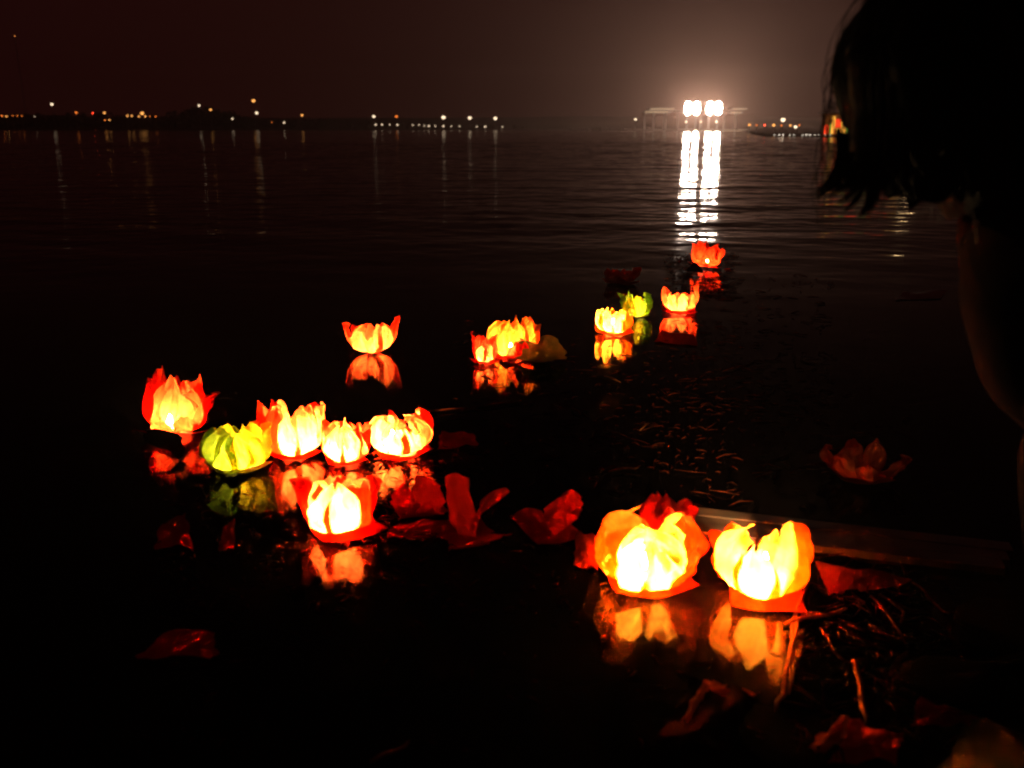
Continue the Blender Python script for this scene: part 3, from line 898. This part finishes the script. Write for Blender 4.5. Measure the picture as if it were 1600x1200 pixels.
sheet('paper_scrap', [(1064, 1138), (1074, 1142), (1112, 1092), (1100, 1088)], (.012, .012, .024, .024), 'plate', 'thin orange strip imitating the lit fold on the left of the plastic film', 'paper', LIT, 18, 4, 8, .004, .003)  # added strip, its orange stands in for light on the film's edge
sheet('paper_scrap', [(1098, 1098), (1140, 1112), (1182, 1108), (1110, 1090)], (.022, .022, .02, .026), 'plate', 'thin orange strip imitating the lit fold along the top of the plastic film', 'paper', LIT, 19, 8, 4, .003, .003)  # likewise an added strip coloured as the film's lit upper edge
sheet('paper_scrap', [(1262, 1176), (1288, 1184), (1330, 1150), (1312, 1138)], (.0, .0, .012, .016), 'plate', 'bright orange strip of paper at the bottom right of the plastic film', 'paper', LIT, 20, fold=.006)
sheet('paper_scrap', [(1290, 1196), (1400, 1198), (1410, 1150), (1330, 1150)], (.0, .0, .008, .012), 'wet_red', 'dim red paper sheet at the bottom edge right of the orange strip', 'paper', LIT, 21, warp=.01)
sheet('paper_scrap', [(1425, 1140), (1530, 1138), (1540, 1102), (1432, 1108)], (.0, .0, .012, .012), 'wet_red', 'dull red paper sheet near the lower right corner', 'paper', LIT, 22, warp=.01)
sheet('plastic_film', [(1398, 470), (1470, 468), (1480, 455), (1410, 460)], (.0, .0, .004, .006), 'concrete', 'scrap of film coloured pale to look shiny on dark water below the hair', 'plastic film', None, 23, warp=.006)  # matt pale colour stands in for the shine of the film


def build_plank():
    a, b = W(1072, 800), W(1575, 858)
    d = (b - a); L = d.length; d.normalize()
    n = Vector((d.y, -d.x, 0))
    wdt = 0.135
    r = empty('floating_board', (a + b) / 2 + n * wdt / 2)
    tag(r, 'long dark wet board floating behind the right front lantern', 'board')
    rnd = random.Random(9)
    rot = Matrix.Rotation(math.atan2(d.y, d.x), 3, 'Z')
    for k in range(3):
        y = (1 - k) * wdt / 3
        mb = MB()
        L2 = L * (1 - .04 * k)
        mb.box((rnd.uniform(-.01, .01), y, .008 + .002 * k), (L2, wdt / 3 - .004, .016))
        for q in mb.v:
            q.z += .003 * math.sin(q.x * 9 + k)
            w = rot @ q
            q.x, q.y = w.x, w.y
        mb.build('slat', M['plank'], r)


build_plank()


def ring_cap():
    c = W(466, 928)
    o = MB().lathe([(.010, .002), (.0125, .004), (.0135, .010), (.012, .0125), (.010, .011), (.0098, .004)], n=18).build('bottle_cap', M['film'], None, True)
    o.location = c
    tag(o, 'small round bottle cap floating below the nearest pink lantern', 'bottle cap')


ring_cap()

# straws big enough to pick out
STR = [([(1262, 915), (1238, 975), (1238, 1040), (1232, 1090)], .0036, 'straw', 'orange-lit straw running down from the right front lantern'),
       ([(1246, 972), (1232, 1040), (1222, 1090), (1212, 1116)], .0042, 'straw', 'bent straw beside the one below the right front lantern'),
       ([(1225, 980), (1270, 968), (1322, 955)], .0040, 'straw', 'short straw pointing right at the foot of the right front lantern'),
       ([(1215, 952), (1262, 966), (1288, 960)], .0026, 'straw', 'thin straw under the base of the right front lantern'),
       ([(1332, 1036), (1342, 1070), (1348, 1110), (1352, 1136)], .0046, 'straw', 'upright orange straw above the sheet at the bottom right'),
       ([(1360, 935), (1395, 975), (1415, 1010)], .0026, 'straw', 'thin dim straw slanting down right of the buff paper leaf'),
       ([(1372, 932), (1412, 960), (1408, 980)], .0022, 'straw', 'thin crooked straw right of the buff paper leaf'),
       ([(1424, 912), (1455, 940), (1482, 962)], .0022, 'straw', 'thin straw leaving the tip of the buff paper leaf'),
       ([(1392, 1060), (1408, 1030), (1418, 1022)], .0040, 'straw', 'short dim bent straw in the lower right'),
       ([(1428, 1090), (1436, 1060)], .0026, 'straw', 'very short dim straw in the lower right'),
       ([(1280, 985), (1300, 1020), (1330, 1040)], .0020, 'straw', 'hair-thin dim straw right of the long straws'),
       ([(640, 650), (735, 640), (815, 628)], .0034, 'litter', 'long dark reed stem in front of the orange pointed lantern'),
       ([(735, 640), (800, 632), (832, 634)], .0030, 'litter', 'shorter dark reed stem beside the long one'),
       ([(1130, 582), (1160, 574), (1180, 566)], .0028, 'litter', 'short glinting reed in the middle of the dark litter'),
       ([(945, 590), (970, 600)], .0030, 'straw', 'short straw just below the reflection of the yellow lantern'),
       ([(892, 640), (908, 650)], .0034, 'straw', 'short bright straw in the litter right of the reed stems'),
       ([(1000, 675), (1014, 664)], .0034, 'straw', 'short slanting straw in the middle of the litter'),
       ([(950, 740), (985, 734), (1000, 730)], .0026, 'straw', 'thin reddish straw behind the front orange lantern'),
       ([(580, 1196), (612, 1180), (640, 1162)], .0028, 'straw', 'dim straw at the bottom edge left of centre'),
       ([(1075, 792), (1100, 796), (1140, 801)], .0030, 'litter', 'thin stem imitating the glint along the near end of the floating board'),  # stem added in place of the glint on the board's edge
       ]
for k, (pts, r, m, lab) in enumerate(STR):
    pw = [W(*p) for p in pts]
    rnd = random.Random(k)
    dense = []
    for a, b in zip(pw[:-1], pw[1:]):
        for t in (0, .33, .66):
            q = a.lerp(b, t)
            dense.append(q + Vector((rnd.uniform(-.002, .002), rnd.uniform(-.002, .002), r * .7 + .003 + .004 * math.sin(len(dense)))))
    dense.append(pw[-1] + Vector((0, 0, r * .7 + .003)))
    c = pw[0]
    mb = MB().tube([q - c for q in dense], [r * .6] + [r] * (len(dense) - 2) + [r * .35], 6)
    o = mb.build('straw', M[m], None, True)
    o.location = c
    tag(o, lab, 'straw', 'straws and reeds floating on the water')


def build_litter():
    rnd = random.Random(77)
    mb = MB()

    def bit(px, py, L, r):
        c = W(px, py)
        a = rnd.gauss(0, .7) if rnd.random() < .6 else rnd.uniform(0, 3.14)
        d = Vector((math.cos(a), math.sin(a), rnd.uniform(-.06, .10)))
        p = c + Vector((0, 0, rnd.uniform(.001, .006)))
        k = Vector((-d.y, d.x, 0)) * L * rnd.uniform(-.12, .12)
        mb.tube([p - d * L / 2, p + k + Vector((0, 0, r * rnd.uniform(0, 2))), p + d * L / 2], [r * .5, r, r * .5], 4)
    for i in range(700):
        px = rnd.gauss(1030, 190); py = rnd.gauss(635, 85)
        if 500 < py < 800 and 700 < px < 1420: bit(px, py, rnd.uniform(.006, .03) if rnd.random() < .75 else rnd.uniform(.03, .09), rnd.uniform(.0008, .0026))
    for i in range(260):
        bit(rnd.uniform(1050, 1300), rnd.uniform(430, 640), rnd.uniform(.015, .07), rnd.uniform(.0012, .003))
    for i in range(240):
        bit(rnd.uniform(1040, 1150), rnd.uniform(395, 470), rnd.uniform(.02, .09), rnd.uniform(.0015, .004))
    for i in range(300):
        bit(rnd.uniform(250, 900), rnd.uniform(770, 960), rnd.uniform(.006, .03), rnd.uniform(.0010, .0022))
    for i in range(200):
        bit(rnd.uniform(560, 720), rnd.uniform(700, 850), rnd.uniform(.008, .04), rnd.uniform(.0012, .003))
    for i in range(240):
        bit(rnd.uniform(1240, 1500), rnd.uniform(860, 1180), rnd.uniform(.02, .09), rnd.uniform(.0008, .002))
    for i in range(90):
        bit(rnd.uniform(200, 1300), rnd.uniform(940, 1190), rnd.uniform(.006, .03), rnd.uniform(.001, .002))
    o = mb.build('reed_litter', M['litter'], None, True)
    tag(o, 'scattered wet reed bits floating between the lanterns', 'litter', kind='stuff')


build_litter()

# ------------------------------------------------------------------ the crouching person at the right
def skin_mesh(name, joints, bones, mat, parent=None, root=0, sub=2):
    me = bpy.data.meshes.new(name)
    me.from_pydata([j[0] for j in joints], bones, [])
    o = bpy.data.objects.new(name, me)
    col.objects.link(o)
    md = o.modifiers.new('skin', 'SKIN')
    md.use_smooth_shade = True
    if not me.skin_vertices: me.skin_vertices.new()
    for k, j in enumerate(joints):
        rr = j[1]
        me.skin_vertices[0].data[k].radius = (rr, rr) if not isinstance(rr, tuple) else rr
        me.skin_vertices[0].data[k].use_root = (k == root)
    sd = o.modifiers.new('sub', 'SUBSURF'); sd.levels = sub; sd.render_levels = sub
    dg = bpy.context.evaluated_depsgraph_get()
    dg.update()
    m2 = bpy.data.meshes.new_from_object(o.evaluated_get(dg))
    m2.name = name
    m2.materials.clear(); m2.materials.append(mat)
    col.objects.unlink(o); bpy.data.objects.remove(o)
    o2 = bpy.data.objects.new(name, m2)
    m2.polygons.foreach_set('use_smooth', [True] * len(m2.polygons))
    col.objects.link(o2)
    if parent: o2.parent = parent
    return o2


def build_person():
    Fd = Vector((-.75, .66, 0)).normalized()
    Rt = Vector((Fd.y, -Fd.x, 0)); Lf = -Rt
    U = Vector((0, 0, 1))
    hd = P(1484, 128, 1.10)
    nb = P(1592, 322, 1.10)                              # base of the neck
    chest = nb - Fd * .10 - U * .13
    belly = chest - Fd * .12 - U * .16
    pel = Vector((hd.x + .40, hd.y - .33, .30))
    lsh = P(1580, 392, 1.02)
    rsh = nb + Rt * .165 - U * .035
    lel = P(1600, 592, 1.10); lwr = P(1770, 715, 1.18)
    rel = rsh - Fd * .16 - U * .2 + Rt * .05; rwr = rel - Fd * .14 - U * .14 - Rt * .05
    lhip = pel + Lf * .09; rhip = pel + Rt * .09
    lkn = P(1668, 655, 1.14)
    rkn = lkn + Rt * .28 + U * .0
    lan = lkn - Fd * .06 + Lf * .0; lan.z = bank_z(lan.x, lan.y) + .085
    ran = rkn - Fd * .06; ran.z = max(bank_z(ran.x, ran.y), .0) + .085
    J = []; B = []

    def j(p, r, par=None):
        J.append((p, r)); k = len(J) - 1
        if par is not None: B.append((par, k))
        return k
    p0 = j(pel, .125)
    b1 = j(belly, .12, p0); c1 = j(chest, .125, b1); n0 = j(nb, .068, c1); n1 = j(nb.lerp(hd, .45), .052, n0)
    jaw = j(hd - U * .055 + Fd * .012, .062, n1); sk = j(hd + U * .015 - Fd * .005, .084, jaw); tp = j(hd + U * .07 - Fd * .01, .062, sk)
    j(hd + Fd * .092 - U * .028, .014, jaw)             # nose
    hands = []
    for sh, el, wr, hip, kn, an, side in ((lsh, lel, lwr, lhip, lkn, lan, Lf), (rsh, rel, rwr, rhip, rkn, ran, Rt)):
        s0 = j(sh, .058, c1); s1 = j(sh.lerp(el, .5), .045, s0); e = j(el, .037, s1); m = j(el.lerp(wr, .4), .037, e); w = j(wr, .024, m)
        d = (wr - el).normalized()
        pal = j(wr + d * .05, .032, w)
        hands.append((wr, d, side))
        ac = d.cross(Fd).normalized()
        for q in range(4):
            o = (q - 1.5) * .019
            L = (.068, .076, .072, .056)[q]
            k0 = j(wr + d * .088 + ac * o, .0095, pal)
            k1 = j(wr + d * (.088 + L * .5) + ac * o * 1.1 + Fd * .006, .0085, k0)
            j(wr + d * (.088 + L * .92) + ac * o * 1.1 + Fd * .024, .007, k1)
        t0 = j(wr + d * .035 + ac * .034 + Fd * .012, .011, pal)
        j(wr + d * .075 + ac * .048 + Fd * .022, .009, t0)
        h0 = j(hip, .095, p0); t1 = j(hip.lerp(kn, .5), .078, h0); k0 = j(kn, .058, t1)
        cf = j(kn.lerp(an, .35) - Fd * .015, .056, k0); a0 = j(an, .036, cf)
        ft = j(an + Fd * .09 - U * .045, .036, a0); j(an + Fd * .17 - U * .058, .026, ft)
    root = empty('person', Vector((pel.x, pel.y, bank_z(pel.x, pel.y))))
    tag(root, 'person with dark bobbed hair crouching on the bank, dark clothes, black against the lights', 'person')
    inv = Matrix.Translation(-root.location)
    body = skin_mesh('body', J, B, M['skin'], root)
    body.matrix_parent_inverse = inv

    def shell(name, joints, bones, mat):
        o = skin_mesh(name, joints, bones, mat, root); o.matrix_parent_inverse = inv
        return o
    sj = [(pel + U * .03, .14), (belly, .14), (chest, .146), (nb - U * .005, .088), (lsh, .080), (lsh.lerp(lel, .3), .07), (rsh, .080), (rsh.lerp(rel, .38), .07), (nb.lerp(hd, .66), .086), (lsh.lerp(lel, .65), .060), (lel, .054), (lel.lerp(lwr, .5), .050), (lel.lerp(lwr, .9), .040), (rel, .054), (rel.lerp(rwr, .5), .05), (rel.lerp(rwr, .9), .04)]
    shell('shirt', sj, [(0, 1), (1, 2), (2, 3), (2, 4), (4, 5), (2, 6), (6, 7), (3, 8), (5, 9), (9, 10), (10, 11), (11, 12), (7, 13), (13, 14), (14, 15)], M['shirt'])
    cfl = lkn.lerp(lan, .4) - Fd * .015; cfr = rkn.lerp(ran, .4) - Fd * .015
    tj = [(pel, .138), (lhip, .11), (lhip.lerp(lkn, .5), .095), (lkn, .076), (rhip, .11), (rhip.lerp(rkn, .5), .095), (rkn, .076), (cfl, .072), (lan + U * .01, .06), (cfr, .072), (ran + U * .01, .06)]
    shell('trousers', tj, [(0, 1), (1, 2), (2, 3), (0, 4), (4, 5), (5, 6), (3, 7), (7, 8), (6, 9), (9, 10)], M['shorts'])
    for an in (lan, ran):
        mb = MB()
        prof = [(-.085, .040, .055), (-.03, .05, .07), (.05, .050, .056), (.13, .046, .034), (.19, .036, .026), (.215, .012, .014)]
        v = []; f = []
        for (t, hw, hh) in prof:
            c = an + Fd * t; z0 = an.z - .085
            for q in range(8):
                a = q * math.pi / 4
                v.append(Vector((c.x, c.y, z0)) + Rt * math.cos(a) * hw + U * (hh + hh * math.sin(a)))
        for i in range(len(prof) - 1):
            for q in range(8):
                f.append((i * 8 + q, i * 8 + (q + 1) % 8, (i + 1) * 8 + (q + 1) % 8, (i + 1) * 8 + q))
        f.append(tuple(range(8))); f.append(tuple(len(v) - 8 + q for q in range(8)))
        o = mesh_obj('shoe', v, f, M['shoe'], root, smooth=True); o.matrix_parent_inverse = inv
    # face details
    for s in (-1, 1):
        o = MB().lathe([(.0005, -.009), (.008, -.005), (.0105, 0), (.008, .005), (.0005, .009)], hd + Fd * .078 + Rt * .03 * s + U * .0, 10).build('eye', M['wax'], root, True); o.matrix_parent_inverse = inv
        o = MB().tube([hd + Rt * .084 * s + U * .02, hd + Rt * .095 * s - U * .0 - Fd * .012, hd + Rt * .086 * s - U * .03], [.008, .014, .007], 8).build('ear', M['skin'], root, True); o.matrix_parent_inverse = inv
    o = MB().tube([hd + Fd * .07 - U * .068 - Rt * .022, hd + Fd * .083 - U * .07, hd + Fd * .07 - U * .068 + Rt * .022], [.003, .006, .003], 8).build('mouth', M['plate'], root, True); o.matrix_parent_inverse = inv
    # hair: a bob of many locks hanging from the crown, ends flicking out
    rnd = random.Random(31)
    mb = MB()
    nseg, nr = 72, 18
    crown = hd + U * .0
    v = []; f = []
    for i in range(nr):
        for k in range(nseg):
            a = k * 2 * math.pi / nseg
            th = i / (nr - 1) * (2.64 + .14 * noise.noise((math.cos(a) * 3, math.sin(a) * 3, 7.0)) + .05 * math.sin(k * 2.4))
            dr = Fd * math.cos(a) + Rt * math.sin(a)
            face = max(0, math.cos(a)) ** 3
            t2 = th * (1 - .42 * face)
            r = .132 + .006 * math.sin(a * 9 + i * .3) + .010 * noise.noise((math.cos(a) * 2.2, math.sin(a) * 2.2, th * 1.5))
            q = crown + dr * math.sin(min(t2, 1.75)) * r * (1.02 - .10 * min(1, max(0, t2 - 1.35) / .5)) + U * (math.cos(min(t2, 1.9)) * r * 1.12 - max(0, t2 - 1.9) * .12)
            v.append(q)
    for i in range(nr - 1):
        for k in range(nseg):
            f.append((i * nseg + k, (i + 1) * nseg + k, (i + 1) * nseg + (k + 1) % nseg, i * nseg + (k + 1) % nseg))
    mb.add(v, f)
    for n in range(420):
        a = rnd.uniform(0, 6.283)
        if math.cos(a) > .75: continue
        dr = Fd * math.cos(a) + Rt * math.sin(a)
        pts = []; rads = []
        e = rnd.uniform(2.4, 2.86); wob = rnd.uniform(-.12, .12)
        for i in range(9):
            th = .15 + (e - .15) * i / 8
            r = .134 + .004 * rnd.random()
            da = Fd * math.cos(a + wob * i / 8) + Rt * math.sin(a + wob * i / 8)
            pts.append(crown + da * math.sin(min(th, 1.75)) * r * (1 - .10 * min(1, max(0, th - 1.35) / .5)) + U * (math.cos(min(th, 1.9)) * r * 1.12 - max(0, th - 1.9) * .12))
            rads.append(.0036 if i < 5 else .0036 - .00085 * (i - 4))
        mb.tube(pts, rads, 5)
    # loose ends at the front left
    loose = [[(1314, 205), (1320, 255), (1304, 286), (1266, 304)], [(1320, 240), (1324, 272), (1304, 294), (1274, 309)], [(1340, 262), (1350, 296), (1338, 314), (1316, 330)], [(1368, 272), (1372, 303), (1362, 322), (1344, 340)],
             [(1330, 255), (1330, 282), (1314, 298), (1292, 309)], [(1352, 272), (1366, 300), (1366, 318), (1352, 338)], [(1344, 270), (1344, 296), (1330, 308), (1308, 318)]]
    for k, ps in enumerate(loose):
        for m_ in range(9):
            o_ = Vector((rnd.gauss(0, .0035), rnd.gauss(0, .006), rnd.gauss(0, .003)))
            e_ = rnd.uniform(.78, 1.08)
            pts = [P(x, y, 1.06 + .01 * (k % 3)) for x, y in ps]
            dense = []
            n_ = 12
            for i in range(n_ + 1):
                t = i / n_ * e_
                g = min(t, .999) * (len(pts) - 1); gi = int(g)
                q = bez(pts, min(t, 1.0)) if len(pts) == 4 else pts[gi].lerp(pts[gi + 1], g - gi)
                dense.append(q + o_ * (1.4 - .9 * t))
            mb.tube(dense, [.0026 * (1 - .93 * (i / n_) ** 2) for i in range(n_ + 1)], 5)
    for ps in ([(1302, 140), (1280, 195), (1272, 240), (1306, 292)], [(1304, 160), (1288, 200), (1292, 250), (1318, 270)], [(1318, 60), (1296, 110), (1290, 170), (1308, 215)]):
        pts = [P(x, y, 1.07) for x, y in ps]
        mb.tube([bez(pts, i / 14) for i in range(15)], [.0011] * 15, 5)
    for k in range(70):                                  # flyaway strands round the outline
        a = rnd.uniform(-.4, 3.6) + math.pi
        t0 = rnd.uniform(.3, 2.2)
        pts = []
        w1, w2, L = rnd.uniform(-.5, .5), rnd.uniform(.002, .014), rnd.uniform(.5, 1.0)
        for i in range(9):
            th = t0 + L * i / 8
            an = a + w1 * i / 8
            da = Fd * math.cos(an) + Rt * math.sin(an)
            r = .136 + w2 * math.sin(math.pi * i / 8) + w2 * .6 * i / 8
            pts.append(crown + da * math.sin(min(th, 1.75)) * r + U * (math.cos(min(th, 1.9)) * r * 1.12 - max(0, th - 1.9) * .12))
        mb.tube(pts, [.0007] * 8 + [.0003], 4)
    o = mb.build('hair', M['hair'], root, True); o.matrix_parent_inverse = inv


build_person()

# ------------------------------------------------------------------ the air over the lake
def build_haze():
    x0, x1, y0, y1, z0, z1 = -760, 760, -14, 745, -1.6, 44.5
    v = [(x, y, z) for x in (x0, x1) for y in (y0, y1) for z in (z0, z1)]
    f = [(0, 1, 3, 2), (4, 6, 7, 5), (0, 4, 5, 1), (2, 3, 7, 6), (0, 2, 6, 4), (1, 5, 7, 3)]
    m, nt, out = new_mat('night_haze')
    pv = nt.nodes.new('ShaderNodeVolumePrincipled')
    pv.inputs['Color'].default_value = (0.95, 0.66, 0.56, 1)
    pv.inputs['Density'].default_value = HAZE_DENSITY
    pv.inputs['Anisotropy'].default_value = 0.72
    nt.links.new(pv.outputs['Volume'], out.inputs['Volume'])
    o = mesh_obj('haze', v, f, m)
    tag(o, 'thin night haze over the lake', 'haze', kind='stuff')


build_haze()
